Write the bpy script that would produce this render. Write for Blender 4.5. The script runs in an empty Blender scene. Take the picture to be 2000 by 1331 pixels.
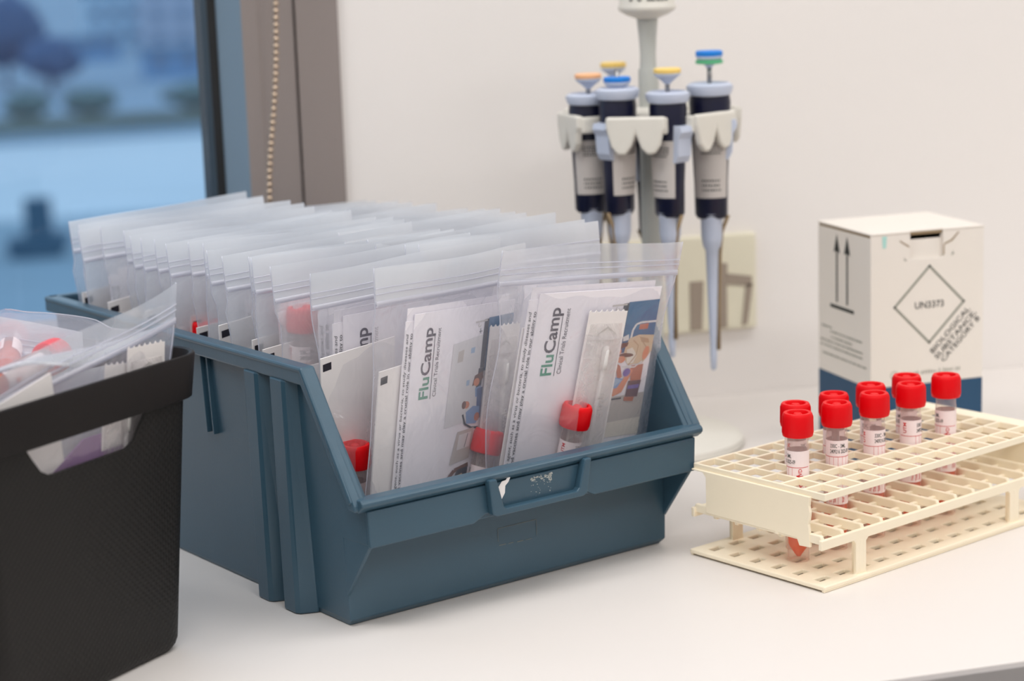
import bpy, bmesh, math, random
from mathutils import Matrix, Vector, noise
R = math.radians
col = bpy.context.scene.collection
sc = bpy.context.scene
random.seed(7)

# ------------------------------------------------------------------ camera, world, lights, exposure
# Room frame: metres, Z up, floor at 0, bench top at ZT; the back wall runs along X at y = WALL.
ZT = 0.75
AL = R(-15.45)                      # survey frame (millimetres) -> room frame
WALL = 1.6853
ROOM = Matrix.Translation((0, 0, ZT)) @ Matrix.Rotation(AL, 4, 'Z')
def spot(x, y, z=0.0, yaw=0.0):     # survey-frame position in mm and heading -> world matrix
    return ROOM @ Matrix.Translation((x * .001, y * .001, z * .001)) @ Matrix.Rotation(yaw, 4, 'Z')

cam = bpy.data.cameras.new('camera'); co = bpy.data.objects.new('camera', cam); col.objects.link(co)
pitch, roll = .1957, -.0346
Fv = Vector((0, math.cos(pitch), -math.sin(pitch))); R0 = Vector((1, 0, 0)); U0 = R0.cross(Fv)
Rv = math.cos(roll) * R0 + math.sin(roll) * U0; Uv = -math.sin(roll) * R0 + math.cos(roll) * U0
m = Matrix((Rv, Uv, -Fv)).transposed().to_4x4(); m.translation = Vector((0, 0, .4135))
co.matrix_world = ROOM @ m
cam.sensor_width = 36; cam.lens = 72; cam.clip_start = .02; cam.clip_end = 3000
cam.dof.use_dof = True; cam.dof.focus_distance = 1.29; cam.dof.aperture_fstop = 5.6
sc.camera = co

def lin(c):
    return tuple((x / 255 / 12.92) if x / 255 <= .04045 else ((x / 255 + .055) / 1.055) ** 2.4 for x in c)
w = bpy.data.worlds.new('sky'); sc.world = w; w.use_nodes = True
nt = w.node_tree; nt.nodes.clear()
out = nt.nodes.new('ShaderNodeOutputWorld'); bg = nt.nodes.new('ShaderNodeBackground')
tc = nt.nodes.new('ShaderNodeTexCoord'); sp = nt.nodes.new('ShaderNodeSeparateXYZ'); rp = nt.nodes.new('ShaderNodeValToRGB')
rp.color_ramp.elements[0].position = 0; rp.color_ramp.elements[0].color = (.60, .74, .84, 1)
rp.color_ramp.elements[1].position = .8; rp.color_ramp.elements[1].color = (.34, .52, .76, 1)
nt.links.new(tc.outputs['Generated'], sp.inputs[0]); nt.links.new(sp.outputs['Z'], rp.inputs[0])
nt.links.new(rp.outputs[0], bg.inputs[0]); nt.links.new(bg.outputs[0], out.inputs[0]); bg.inputs[1].default_value = 1.35

def area(name, x, y, sx, sy, e, c=(1, .995, .995)):
    l = bpy.data.lights.new(name, 'AREA'); l.shape = 'RECTANGLE'; l.size = sx; l.size_y = sy; l.energy = e; l.color = c
    o = bpy.data.objects.new(name, l); col.objects.link(o); o.location = (x, y, 2.66)
for i, (x, y, e) in enumerate([(-.7, .75, 19.5), (.7, .75, 14), (2.2, .75, 9), (-.7, -1.1, 19.5), (.7, -1.1, 16.5), (2.2, -1.1, 12)]):
    area('ceiling_lamp_light', x, y, 1.15, .55, e)
sc.view_settings.view_transform = 'Standard'; sc.view_settings.look = 'None'
sc.view_settings.exposure = -.02; sc.view_settings.gamma = 1; sc.view_settings.use_curve_mapping = False
sc.cycles.transparent_max_bounces = 64; sc.cycles.max_bounces = 10; sc.cycles.diffuse_bounces = 5
sc.cycles.caustics_reflective = False; sc.cycles.caustics_refractive = False

# ------------------------------------------------------------------ materials
MATS = {}
def mat(name, c, rough=.5, spec=.5, metal=0, var=.04, vscale=40, bump=0, bscale=200, trans=0, emit=None):
    if name in MATS: return MATS[name]
    M = bpy.data.materials.new(name); M.use_nodes = True; n = M.node_tree; b = n.nodes['Principled BSDF']
    c = lin(c)
    b.inputs['Roughness'].default_value = rough; b.inputs['Specular IOR Level'].default_value = spec; b.inputs['Metallic'].default_value = metal
    tcn = n.nodes.new('ShaderNodeTexCoord'); no = n.nodes.new('ShaderNodeTexNoise'); no.inputs['Scale'].default_value = vscale; no.inputs['Detail'].default_value = 3
    mx = n.nodes.new('ShaderNodeMix'); mx.data_type = 'RGBA'
    mx.inputs[6].default_value = (*[x * (1 - var) for x in c], 1); mx.inputs[7].default_value = (*[min(1, x * (1 + var)) for x in c], 1)
    n.links.new(tcn.outputs['Object'], no.inputs['Vector']); n.links.new(no.outputs[0], mx.inputs[0]); n.links.new(mx.outputs[2], b.inputs['Base Color'])
    if bump:
        n2 = n.nodes.new('ShaderNodeTexNoise'); n2.inputs['Scale'].default_value = bscale; n.links.new(tcn.outputs['Object'], n2.inputs['Vector'])
        bp = n.nodes.new('ShaderNodeBump'); bp.inputs['Strength'].default_value = bump; bp.inputs['Distance'].default_value = .001
        n.links.new(n2.outputs[0], bp.inputs['Height']); n.links.new(bp.outputs[0], b.inputs['Normal'])
    if trans: b.inputs['Transmission Weight'].default_value = trans
    MATS[name] = M; return M

def film(name, c, f0=.16, f1=.6, gloss=.10, rough=.18, tint=(1, 1, 1), bump=.35, bs=55):
    """thin clear plastic: see-through, a little milky, whiter where it is seen edge on"""
    M = bpy.data.materials.new(name); M.use_nodes = True; n = M.node_tree; n.nodes.clear(); N = n.nodes.new; L = n.links.new
    o = N('ShaderNodeOutputMaterial'); tr = N('ShaderNodeBsdfTransparent'); tr.inputs[0].default_value = (*tint, 1)
    d = N('ShaderNodeBsdfDiffuse'); d.inputs[0].default_value = (*lin(c), 1); t = N('ShaderNodeBsdfTranslucent'); t.inputs[0].default_value = (*lin(c), 1)
    g = N('ShaderNodeBsdfGlossy'); g.inputs['Roughness'].default_value = rough
    m1 = N('ShaderNodeMixShader'); m1.inputs[0].default_value = .55; L(d.outputs[0], m1.inputs[1]); L(t.outputs[0], m1.inputs[2])
    m2 = N('ShaderNodeMixShader'); m2.inputs[0].default_value = gloss; 
    lw = N('ShaderNodeLayerWeight'); lw.inputs[0].default_value = .35
    mr = N('ShaderNodeMapRange'); mr.inputs[3].default_value = f0; mr.inputs[4].default_value = f1; L(lw.outputs['Facing'], mr.inputs[0])
    if bump:
        tcn = N('ShaderNodeTexCoord'); no = N('ShaderNodeTexNoise'); no.inputs['Scale'].default_value = bs; no.inputs['Distortion'].default_value = 1.2
        L(tcn.outputs['Object'], no.inputs['Vector']); bp = N('ShaderNodeBump'); bp.inputs['Strength'].default_value = bump; bp.inputs['Distance'].default_value = .004
        L(no.outputs[0], bp.inputs['Height']); L(bp.outputs[0], g.inputs['Normal']); L(bp.outputs[0], lw.inputs['Normal'])
    m3 = N('ShaderNodeMixShader'); L(mr.outputs[0], m3.inputs[0]); L(tr.outputs[0], m3.inputs[1]); L(m1.outputs[0], m3.inputs[2])
    L(m3.outputs[0], m2.inputs[1]); L(g.outputs[0], m2.inputs[2]); L(m2.outputs[0], o.inputs[0])
    MATS[name] = M; return M

M_wall = mat('painted_wall', (236, 231, 227), .7, .3, bump=.08, bscale=500, vscale=3, var=.01)
M_floor = mat('vinyl_floor', (150, 150, 150), .5)
M_ceil = mat('ceiling_tile', (240, 238, 235), .9)
M_bench = mat('bench_laminate', (226, 220, 215), .45, .35, vscale=6, var=.012, bump=.03, bscale=900)
M_edge = mat('bench_edge_grey', (165, 160, 158), .5)
M_metal = mat('steel_leg', (150, 150, 152), .35, metal=.8)
M_frame = mat('window_frame_taupe', (140, 130, 126), .45, vscale=5)
M_bead = mat('glazing_bead_daylit', (112, 134, 152), .35, vscale=5)  # blue daylight from the pane is mixed into the bead's base colour
M_gasket = mat('black_gasket', (12, 14, 16), .5)
M_brass = mat('bead_chain_metal', (188, 168, 148), .25, metal=.75)
M_teal = mat('teal_bin_plastic', (55, 84, 101), .36, .5, vscale=14, var=.10, bump=.05, bscale=700)
M_tealr = mat('teal_bin_rim', (60, 88, 105), .32, .5, vscale=60, var=.14, bump=.05, bscale=500)
M_red = mat('red_cap_plastic', (230, 0, 14), .42, .25, var=.03)
M_cream = mat('cream_rack_plastic', (247, 235, 210), .42, .4, vscale=20, var=.03)
M_card = mat('white_card', (236, 229, 220), .6, .3, vscale=10, var=.015)
M_kraft = mat('kraft_card_edge', (150, 128, 98), .8)
M_navyprint = mat('navy_print', (30, 74, 108), .55)
M_ink = mat('dark_ink', (46, 50, 48), .6)
M_inkg = mat('grey_ink', (140, 142, 130), .6)
M_inkp = mat('pale_ink', (200, 196, 194), .6)
M_aqua = mat('aqua_ink', (176, 222, 214), .6)
M_paper = mat('white_paper', (250, 246, 252), .6, .3, vscale=30, var=.012)
M_paper2 = mat('warm_white_paper', (246, 241, 239), .65, .3, vscale=60, var=.03, bump=.15, bscale=120)
M_black = mat('black_ink', (34, 32, 44), .6)
M_slate = mat('slate_lettering', (62, 56, 72), .6)
M_green = mat('teal_green_lettering', (72, 150, 124), .6)
M_redink = mat('red_ink', (214, 40, 40), .6)
M_navy = mat('navy_pipette_plastic', (15, 18, 46), .35, .5)
M_lav = mat('pale_blue_grey_plastic', (196, 204, 222), .35, .5)
M_stand = mat('grey_stand_plastic', (196, 197, 190), .42, .4)
M_hold = mat('off_white_stand_plastic', (226, 222, 212), .45, .4)
M_btn_b = mat('blue_button', (20, 130, 222), .4); M_btn_y = mat('yellow_button', (250, 214, 120), .4)
M_btn_o = mat('orange_button', (250, 190, 140), .4); M_btn_g = mat('green_button', (90, 180, 130), .4)
M_lab = mat('silver_label', (202, 195, 190), .5)
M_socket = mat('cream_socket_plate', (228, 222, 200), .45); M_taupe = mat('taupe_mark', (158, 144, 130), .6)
M_residue = mat('sticker_residue', (178, 182, 178), .8, var=.3, vscale=400)
M_tealdk = mat('ghost_label_outline', (112, 116, 110), .6)
M_film = film('clear_bag_film', (246, 246, 255), .075, .55, .07)
M_filmw = film('milky_bag_film', (252, 252, 255), .25, .80, .06)
M_film2 = film('clear_pouch_film', (248, 243, 243), .26, .6, .10, bump=.5, bs=90)
M_zip = film('press_seal_film', (246, 246, 255), .55, .9, .08, bump=0)
M_lip = film('ribbed_bag_lip', (252, 253, 255), .58, .90, .08, bump=.3, bs=25)
M_tube = film('clear_tube_plastic', (255, 238, 232), .12, .45, .08, .08, tint=(1, .985, .975), bump=0)
M_pane = film('window_glass', (200, 220, 235), .0, .02, .04, .02, tint=(.97, .985, 1), bump=0)
M_tlabel = film('tube_paper_label', (255, 242, 240), .90, .95, .03, .4, bump=0)
def liquid():
    M = bpy.data.materials.new('coral_liquid'); M.use_nodes = True; n = M.node_tree; n.nodes.clear(); N = n.nodes.new; L = n.links.new
    o = N('ShaderNodeOutputMaterial'); tr = N('ShaderNodeBsdfTransparent'); tr.inputs[0].default_value = (1, .5, .2, 1)
    d = N('ShaderNodeBsdfTranslucent'); d.inputs[0].default_value = (*lin((255, 112, 20)), 1); e = N('ShaderNodeBsdfDiffuse'); e.inputs[0].default_value = (*lin((255, 118, 26)), 1)
    a = N('ShaderNodeMixShader'); a.inputs[0].default_value = .5; L(d.outputs[0], a.inputs[1]); L(e.outputs[0], a.inputs[2])
    b = N('ShaderNodeMixShader'); b.inputs[0].default_value = .7; L(tr.outputs[0], b.inputs[1]); L(a.outputs[0], b.inputs[2]); L(b.outputs[0], o.inputs[0]); return M
M_liq = liquid()
def weave():
    M = mat('charcoal_woven_plastic', (26, 24, 23), .55, .3, var=.06, vscale=20); n = M.node_tree; N = n.nodes.new; L = n.links.new
    tcn = N('ShaderNodeTexCoord'); hs = []
    for sgn in (1, -1):
        mp = N('ShaderNodeMapping'); mp.inputs['Rotation'].default_value = (0, R(45) * sgn, 0); mp.inputs['Scale'].default_value = (1, 1, 1)
        wv = N('ShaderNodeTexWave'); wv.inputs['Scale'].default_value = 95; wv.bands_direction = 'X'; wv.inputs['Distortion'].default_value = 0
        # the wall is read through x + y so the weave runs round the corners
        L(tcn.outputs['Object'], mp.inputs[0]); L(mp.outputs[0], wv.inputs[0]); hs.append(wv)
    mm = N('ShaderNodeMath'); mm.operation = 'MULTIPLY'; L(hs[0].outputs['Fac'], mm.inputs[0]); L(hs[1].outputs['Fac'], mm.inputs[1])
    bp = N('ShaderNodeBump'); bp.inputs['Strength'].default_value = .3; bp.inputs['Distance'].default_value = .0008
    L(mm.outputs[0], bp.inputs['Height']); L(bp.outputs[0], n.nodes['Principled BSDF'].inputs['Normal']); return M
M_weave = weave(); M_char = mat('charcoal_plastic', (26, 23, 23), .5, .22, var=.05, bump=.05, bscale=600)

# ------------------------------------------------------------------ mesh helpers (millimetres)
class MB:
    def __init__(s): s.v = []; s.f = []; s.m = []
    def add(s, vs, fs, mi=0, M=None):
        o = len(s.v)
        for p in vs:
            p = Vector(p); s.v.append(M @ p if M else p)
        for f in fs: s.f.append([o + i for i in f]); s.m.append(mi)
        return s
    def box(s, x0, x1, y0, y1, z0, z1, mi=0, M=None):
        vs = [(x, y, z) for x in (x0, x1) for y in (y0, y1) for z in (z0, z1)]
        return s.add(vs, [(0, 1, 3, 2), (4, 6, 7, 5), (0, 4, 5, 1), (2, 3, 7, 6), (0, 2, 6, 4), (1, 5, 7, 3)], mi, M)
    def prism(s, poly, axis, a, b, mi=0, M=None):
        n = len(poly); mk = {'x': lambda p, t: (t, p[0], p[1]), 'y': lambda p, t: (p[0], t, p[1]), 'z': lambda p, t: (p[0], p[1], t)}[axis]
        vs = [mk(p, a) for p in poly] + [mk(p, b) for p in poly]
        return s.add(vs, [list(range(n)), list(range(2 * n - 1, n - 1, -1))] + [(i, (i + 1) % n, n + (i + 1) % n, n + i) for i in range(n)], mi, M)
    def lathe(s, prof, n=32, mi=0, M=None, ry=1.0, rib=None, cap=True):
        vs = []; fs = []
        for k, (r, z) in enumerate(prof):
            for i in range(n):
                a = 2 * math.pi * i / n; rr = r + (rib[1] if rib and rib[0](z) and i % 2 else 0)
                vs.append((rr * math.cos(a), rr * ry * math.sin(a), z))
        for k in range(len(prof) - 1):
            for i in range(n): fs.append((k * n + i, k * n + (i + 1) % n, (k + 1) * n + (i + 1) % n, (k + 1) * n + i))
        if cap:
            if prof[0][0] > .01: fs.append(list(range(n))[::-1])
            if prof[-1][0] > .01: fs.append([(len(prof) - 1) * n + i for i in range(n)])
        return s.add(vs, fs, mi, M)
    def tube(s, path, r, n=8, mi=0):
        pts = [Vector(p) for p in path]; vs = []; fs = []
        for k, p in enumerate(pts):
            d = (pts[min(k + 1, len(pts) - 1)] - pts[max(k - 1, 0)]).normalized()
            u = d.orthogonal().normalized() if k == 0 else (u - d * u.dot(d)).normalized()
            v = d.cross(u)
            rr = r[k] if isinstance(r, (list, tuple)) else r
            for i in range(n):
                a = 2 * math.pi * i / n; vs.append(p + (u * math.cos(a) + v * math.sin(a)) * rr)
        for k in range(len(pts) - 1):
            for i in range(n): fs.append((k * n + i, k * n + (i + 1) % n, (k + 1) * n + (i + 1) % n, (k + 1) * n + i))
        fs.append(list(range(n))); fs.append([(len(pts) - 1) * n + i for i in range(n)])
        return s.add(vs, fs, mi)
    def plate(s, xs, ys, hole, z0, z1, mi=0):      # slab cut into cells with real openings
        nx, ny = len(xs) - 1, len(ys) - 1
        S = lambda i, j: 0 <= i < nx and 0 <= j < ny and not hole(i, j)
        idx = {}
        def V(i, j, t):
            k = (i, j, t)
            if k not in idx: idx[k] = len(s.v); s.v.append(Vector((xs[i], ys[j], (z0, z1)[t])))
            return idx[k]
        for i in range(nx):
            for j in range(ny):
                if not S(i, j): continue
                q = [(i, j), (i + 1, j), (i + 1, j + 1), (i, j + 1)]
                fl = [[V(*p, 1) for p in q], [V(*p, 0) for p in q][::-1]]
                for a, b, (di, dj) in ((q[0], q[1], (0, -1)), (q[1], q[2], (1, 0)), (q[2], q[3], (0, 1)), (q[3], q[0], (-1, 0))):
                    if not S(i + di, j + dj): fl.append([V(*a, 0), V(*b, 0), V(*b, 1), V(*a, 1)])
                for f in fl: s.f.append(f); s.m.append(mi)
        return s
    def mesh(s, name, mats, smooth=False, recalc=True):
        me = bpy.data.meshes.new(name); me.from_pydata([p * .001 for p in s.v], [], s.f)
        for mt in (mats if isinstance(mats, (list, tuple)) else [mats]): me.materials.append(mt)
        me.polygons.foreach_set('material_index', s.m)
        if recalc:
            bm = bmesh.new(); bm.from_mesh(me); bmesh.ops.recalc_face_normals(bm, faces=bm.faces); bm.to_mesh(me); bm.free()
        if smooth: me.polygons.foreach_set('use_smooth', [True] * len(me.polygons))
        if smooth == 'auto':
            me.set_sharp_from_angle(angle=R(38))
        return me
def obj(name, me, parent=None, label=None, loc=None, bevel=0, kind=None):
    o = bpy.data.objects.new(name, me); col.objects.link(o)
    if parent: o.parent = parent
    if label: o['label'] = label
    if kind: o['kind'] = kind
    if loc is not None: o.location = [c * .001 for c in loc]
    if bevel:
        b = o.modifiers.new('edge', 'BEVEL'); b.width = bevel * .001; b.segments = 2; b.limit_method = 'ANGLE'; b.angle_limit = R(35)
    return o
def thing(name, label, cat, M=None, group=None, me=None):
    o = bpy.data.objects.new(name, me); col.objects.link(o); o['label'] = label; o['category'] = cat
    if group: o['group'] = group
    if M is not None: o.matrix_world = M
    return o
def struct(name, me, parent=None, M=None, bevel=0):
    o = obj(name, me, parent, bevel=bevel)
    o['kind'] = 'structure'
    if M is not None: o.matrix_world = M
    return o
def T(x, y, z): return Matrix.Translation((x * .001, y * .001, z * .001))
_tc = {}
def text(s, size=10, shear=0, bold=0, align='LEFT', spacing=1.0):
    k = (s, size, shear, bold, align, spacing)
    if k in _tc: return _tc[k]
    c = bpy.data.curves.new('t', 'FONT'); c.body = s; c.size = size; c.shear = shear; c.offset = bold; c.align_x = align; c.space_character = spacing; c.resolution_u = 3
    o = bpy.data.objects.new('t', c); col.objects.link(o); dg = bpy.context.evaluated_depsgraph_get(); me = bpy.data.meshes.new_from_object(o.evaluated_get(dg))
    r = ([v.co.copy() for v in me.vertices], [list(p.vertices) for p in me.polygons])
    bpy.data.objects.remove(o); bpy.data.curves.remove(c); bpy.data.meshes.remove(me); _tc[k] = r; return r
def put(mb, tx, fn, mi=0):
    vs, fs = tx; mb.add([fn(v.x, v.y) for v in vs], fs, mi)

# ------------------------------------------------------------------ the room
b = MB(); b.box(-2400, 3200, -3200, 1900, -60, 0); struct('floor', b.mesh('floor', M_floor))
b = MB(); b.box(-2400, 3200, -3200, 1900, 2700, 2760); struct('ceiling', b.mesh('ceiling', M_ceil))
WX0, WX1, WZ0, WZ1 = -1500, 325, 750 + 45, 750 + 1350
b = MB(); b.plate([-2400, WX0, WX1, 3200], [0, WZ0, WZ1, 2700], lambda i, j: i == 1 and j == 1, 0, 180)
rot = Matrix.Translation((0, 1865.3, 0)) @ Matrix.Rotation(R(90), 4, 'X')
b.v = [rot @ p for p in b.v]; struct('wall_back', b.mesh('wall_back', M_wall))
b = MB(); b.box(-2500, -2400, -3200, 1900, 0, 2700); struct('wall_left', b.mesh('wall_left', M_wall))
b = MB(); b.box(3200, 3300, -3200, 1900, 0, 2700); struct('wall_right', b.mesh('wall_right', M_wall))
b = MB(); b.box(-2400, 3200, -3300, -3200, 0, 2700); struct('wall_front', b.mesh('wall_front', M_wall))

win = bpy.data.objects.new('window_1', None); col.objects.link(win); win['kind'] = 'structure'; win.location = ((WX0 + WX1) * .0005, 1.70, WZ0 * .001)
wl = win.location * 1000
def wpart(name, mb, mt, bev=0):
    mb.v = [p - wl for p in mb.v]; o = obj(name, mb.mesh(name, mt), win, bevel=bev); return o
yb = 1760
def flat(z): return [(292, z)]
# frame member: profile in plan (x, y) extruded in z
def member(name, poly, mt, z0=WZ0, z1=WZ1, bev=0):
    b = MB(); b.prism(poly, 'z', z0, z1); wpart(name, b, mt, bev)
member('outer_frame', [(325, 1679), (325, yb), (288, yb), (288, 1688), (290, 1688), (290, 1679)], M_frame)
member('casement_frame', [(288, 1681), (288, yb), (246, yb), (246, 1684), (258, 1681), (262, 1682.5), (266, 1681)], M_frame)
member('glazing_bead', [(246, 1684), (246, yb), (228, yb), (228, 1704)], M_bead)
member('gasket', [(228, 1703), (228, yb - 20), (215, yb - 20), (221, 1704)], M_gasket)
for k, (z0, z1) in enumerate(((WZ0, WZ0 + 60), (WZ1 - 60, WZ1))):
    b = MB(); b.box(WX0, 246, 1684, yb, z0, z1); wpart('frame_rail', b, M_frame)
b = MB(); b.box(WX0, WX0 + 70, 1684, yb, WZ0 + 60, WZ1 - 60); wpart('frame_stile', b, M_frame)
b = MB(); b.box(WX0 + 70, 218, 1718, 1722, WZ0 + 60, WZ1 - 60); wpart('pane', b, M_pane)

# ball chain of the blind
ch = thing('bead_chain', 'metal ball chain of the window blind hanging in front of the taupe window frame', 'chain', Matrix.Translation((.2486, 1.652, ZT + .12)))
b = MB(); b.lathe([(.01, -2.75), (1.5, -2.3), (2.45, -1.25), (2.8, 0), (2.45, 1.25), (1.5, 2.3), (.01, 2.75)], 10, cap=False); bme = b.mesh('bead', M_brass, True)
top = Vector((.0293, 0, .330)); N_b = 216
for k in range(N_b): obj('bead', bme, ch).location = Vector((top.x * min(k, 72) / 58, 0, top.z * k / 58)) * .98 + Vector((.0012 * math.sin(k * .23), .0006 * math.sin(k * .4), 0))
b = MB(); b.tube([(0, 0, 0), (35.6, 0, 401.4), (35.6, 0, 1204)], .45, 6); obj('cord', b.mesh('cord', M_brass), ch)

# view from the window: far bank, water, quay
OUTZ = -16.0
def far(name, mb, mt, kind=None, label=None, cat=None, group=None):
    me = mb.mesh(name, mt)
    if kind: return struct(name, me)
    return thing(name, label, cat, me=me, group=group)
K = 1000
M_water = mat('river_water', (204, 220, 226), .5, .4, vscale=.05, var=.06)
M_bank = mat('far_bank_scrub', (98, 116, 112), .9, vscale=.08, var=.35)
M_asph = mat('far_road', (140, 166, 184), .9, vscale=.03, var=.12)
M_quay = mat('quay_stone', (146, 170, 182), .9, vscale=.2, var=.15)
b = MB(); b.box(-700 * K, 700 * K, 134 * K, 191 * K, -17 * K, OUTZ * K); far('water', b, M_water, 'structure')
b = MB(); b.box(-700 * K, 700 * K, 191 * K, 1400 * K, -17 * K, (OUTZ + .8) * K); far('ground_far_bank', b, M_asph, 'structure')
b = MB(); b.box(-700 * K, 700 * K, 20 * K, 134 * K, -17 * K, (OUTZ + .3) * K); far('ground_near_quay', b, M_quay, 'structure')
rnd = random.Random(3)
def blob(mb, x, y, z, rx, ry, rz, seed, n=10):
    vs = []; fs = []
    for k in range(n + 1):
        for i in range(2 * n):
            t = math.pi * k / n; a = math.pi * i / n; d = Vector((math.sin(t) * math.cos(a), math.sin(t) * math.sin(a), math.cos(t)))
            s_ = 1 + .35 * noise.noise(d * 2.3 + Vector((seed, 0, 0)))
            vs.append((x + d.x * rx * s_, y + d.y * ry * s_, z + d.z * rz * s_))
    for k in range(n):
        for i in range(2 * n): fs.append((k * 2 * n + i, k * 2 * n + (i + 1) % (2 * n), (k + 1) * 2 * n + (i + 1) % (2 * n), (k + 1) * 2 * n + i))
    mb.add(vs, fs)
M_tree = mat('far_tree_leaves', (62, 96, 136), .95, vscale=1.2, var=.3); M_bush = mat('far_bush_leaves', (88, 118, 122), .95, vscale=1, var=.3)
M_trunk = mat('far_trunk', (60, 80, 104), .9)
def tree(x, y, h, r, label, mt=M_tree, group=None, s=1):
    t = thing('tree' if h > 4 else 'bush', label, 'tree' if h > 4 else 'bush', Matrix.Translation((x, y, OUTZ + .8)), group)
    m_ = MB(); blob(m_, 0, 0, h * K * .62, r * K, r * K, h * K * .40, s); obj('crown', m_.mesh('crown', mt, True), t)
    m_ = MB(); m_.tube([(0, 0, 0), (0, 0, h * K * .4)], [350, 250], 8); obj('trunk', m_.mesh('trunk', M_trunk), t)
tree(9.0, 262, 11, 4.6, 'tall dark blurred tree on the far bank at the window\'s outer edge', s=1)
tree(13.6, 250, 6, 3.6, 'lower dark blurred tree beside the tall one on the far bank', s=5)
for k, (x, y, r) in enumerate([(8.5, 201, 2.2), (14.5, 202, 2.6), (25, 203, 3.4)]):
    tree(x, y, 3.2, r, ['low green bush on the far bank below the tall dark tree', 'low green bush in the middle of the far bank', 'broad green bush on the far bank nearest the window frame'][k], M_bush, 'bushes along the far bank', s=k + 9)
b = MB(); b.box(-300 * K, 300 * K, 193 * K, 196.5 * K, (OUTZ + .8) * K, (OUTZ + 1.9) * K); far('embankment', b, M_bank, None, 'long low grey-green embankment along the far side of the water', 'embankment')
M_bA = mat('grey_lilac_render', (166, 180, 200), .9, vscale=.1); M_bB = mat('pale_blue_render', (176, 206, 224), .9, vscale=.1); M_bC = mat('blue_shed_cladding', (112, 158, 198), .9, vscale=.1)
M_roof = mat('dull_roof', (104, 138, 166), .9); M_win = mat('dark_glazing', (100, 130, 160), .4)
def building(x, y, wd, dp, h, mt, label, roof=M_roof, nwin=3):
    t = thing('building', label, 'building', Matrix.Translation((x, y, OUTZ + .8)), 'buildings on the far bank')
    m_ = MB(); m_.box(-wd / 2 * K, wd / 2 * K, 0, dp * K, 0, h * K); obj('wall', m_.mesh('wall', mt), t)
    m_ = MB(); m_.box(-wd / 2 * K - 300, wd / 2 * K + 300, -300, dp * K + 300, h * K, h * K + 700); obj('roof', m_.mesh('roof', roof), t)
    m_ = MB(); m_.box(-900, 900, -60, 120, 0, 1500); wm = m_.mesh('window', M_win)
    for r_ in range(max(1, int(h // 4))):
        for i in range(nwin): obj('window', wm, t).location = ((i + .5) / nwin * wd - wd / 2, 0, 1.4 + r_ * 3.6)
building(39, 330, 12, 10, 13, M_bA, 'tall grey-lilac building on the far bank beyond the water')
building(53, 345, 11, 12, 10.5, M_bA, 'dusky grey building nearest the window frame on the far bank', nwin=2)
building(30, 350, 9, 12, 9, M_bB, 'pale blue building left of the tall grey-lilac one')
building(22.5, 310, 9, 8, 3.0, M_bC, 'low blue shed on the far bank before the buildings')
building(35, 262, 18, 7, 3.2, M_bC, 'long low blue shed on the far bank near the window frame', nwin=5)
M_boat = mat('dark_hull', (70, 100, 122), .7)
t = thing('work_boat', 'dark blurred boat shape moored at the near quay below the window', 'boat', Matrix.Translation((4.9, 117, OUTZ + .3)))
b = MB(); b.prism([(-1600, 0), (1300, 0), (1900, 1300), (-1700, 1100)], 'y', -700, 700); obj('hull', b.mesh('hull', M_boat), t, bevel=100)
b = MB(); b.box(-600, 900, -550, 550, 1150, 3300); obj('cabin', b.mesh('cabin', M_boat), t, bevel=80)

# ------------------------------------------------------------------ bench
bench = thing('lab_bench', 'long white laminate bench with a grey front edge under everything', 'bench', Matrix.Translation((.3, 1.33, 0)))
b = MB(); b.box(-2300, 2500, -344, 355, 721, 750); obj('worktop', b.mesh('worktop', M_bench), bench, bevel=1)
b = MB(); b.box(-2300, 2500, -350.5, -344, 719, 749.4); obj('edge_band', b.mesh('edge_band', M_edge), bench, 'grey edge band', bevel=.6)
for x in (-2200, -700, 900, 2400):
    for y in (-300, 310):
        b = MB(); b.box(x - 20, x + 20, y - 20, y + 20, 0, 721); obj('leg', b.mesh('leg', M_metal), bench)
b = MB(); b.box(-2200, 2400, 318, 336, 300, 720); obj('back_panel', b.mesh('back_panel', M_edge), bench)

# ------------------------------------------------------------------ socket on the wall
sk = thing('wall_socket', 'cream double socket plate with a taupe mark on the wall behind the pipette stand', 'socket', Matrix.Translation((.548, WALL, ZT + .061)))
b = MB(); b.prism([(0, 0), (144, 0), (144, 86), (0, 86)], 'y', -8, 0); obj('face_plate', b.mesh('face_plate', M_socket), sk, bevel=2)
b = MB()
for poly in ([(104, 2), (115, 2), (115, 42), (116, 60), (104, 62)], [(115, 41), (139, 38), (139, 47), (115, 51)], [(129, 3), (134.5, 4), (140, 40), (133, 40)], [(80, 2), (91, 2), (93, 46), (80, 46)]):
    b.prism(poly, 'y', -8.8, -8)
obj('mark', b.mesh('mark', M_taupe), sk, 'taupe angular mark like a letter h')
b = MB(); b.box(20, 26, -9, -8, 40, 52); b.box(36, 42, -9, -8, 40, 52); obj('socket_slots', b.mesh('socket_slots', M_ink), sk)

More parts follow.
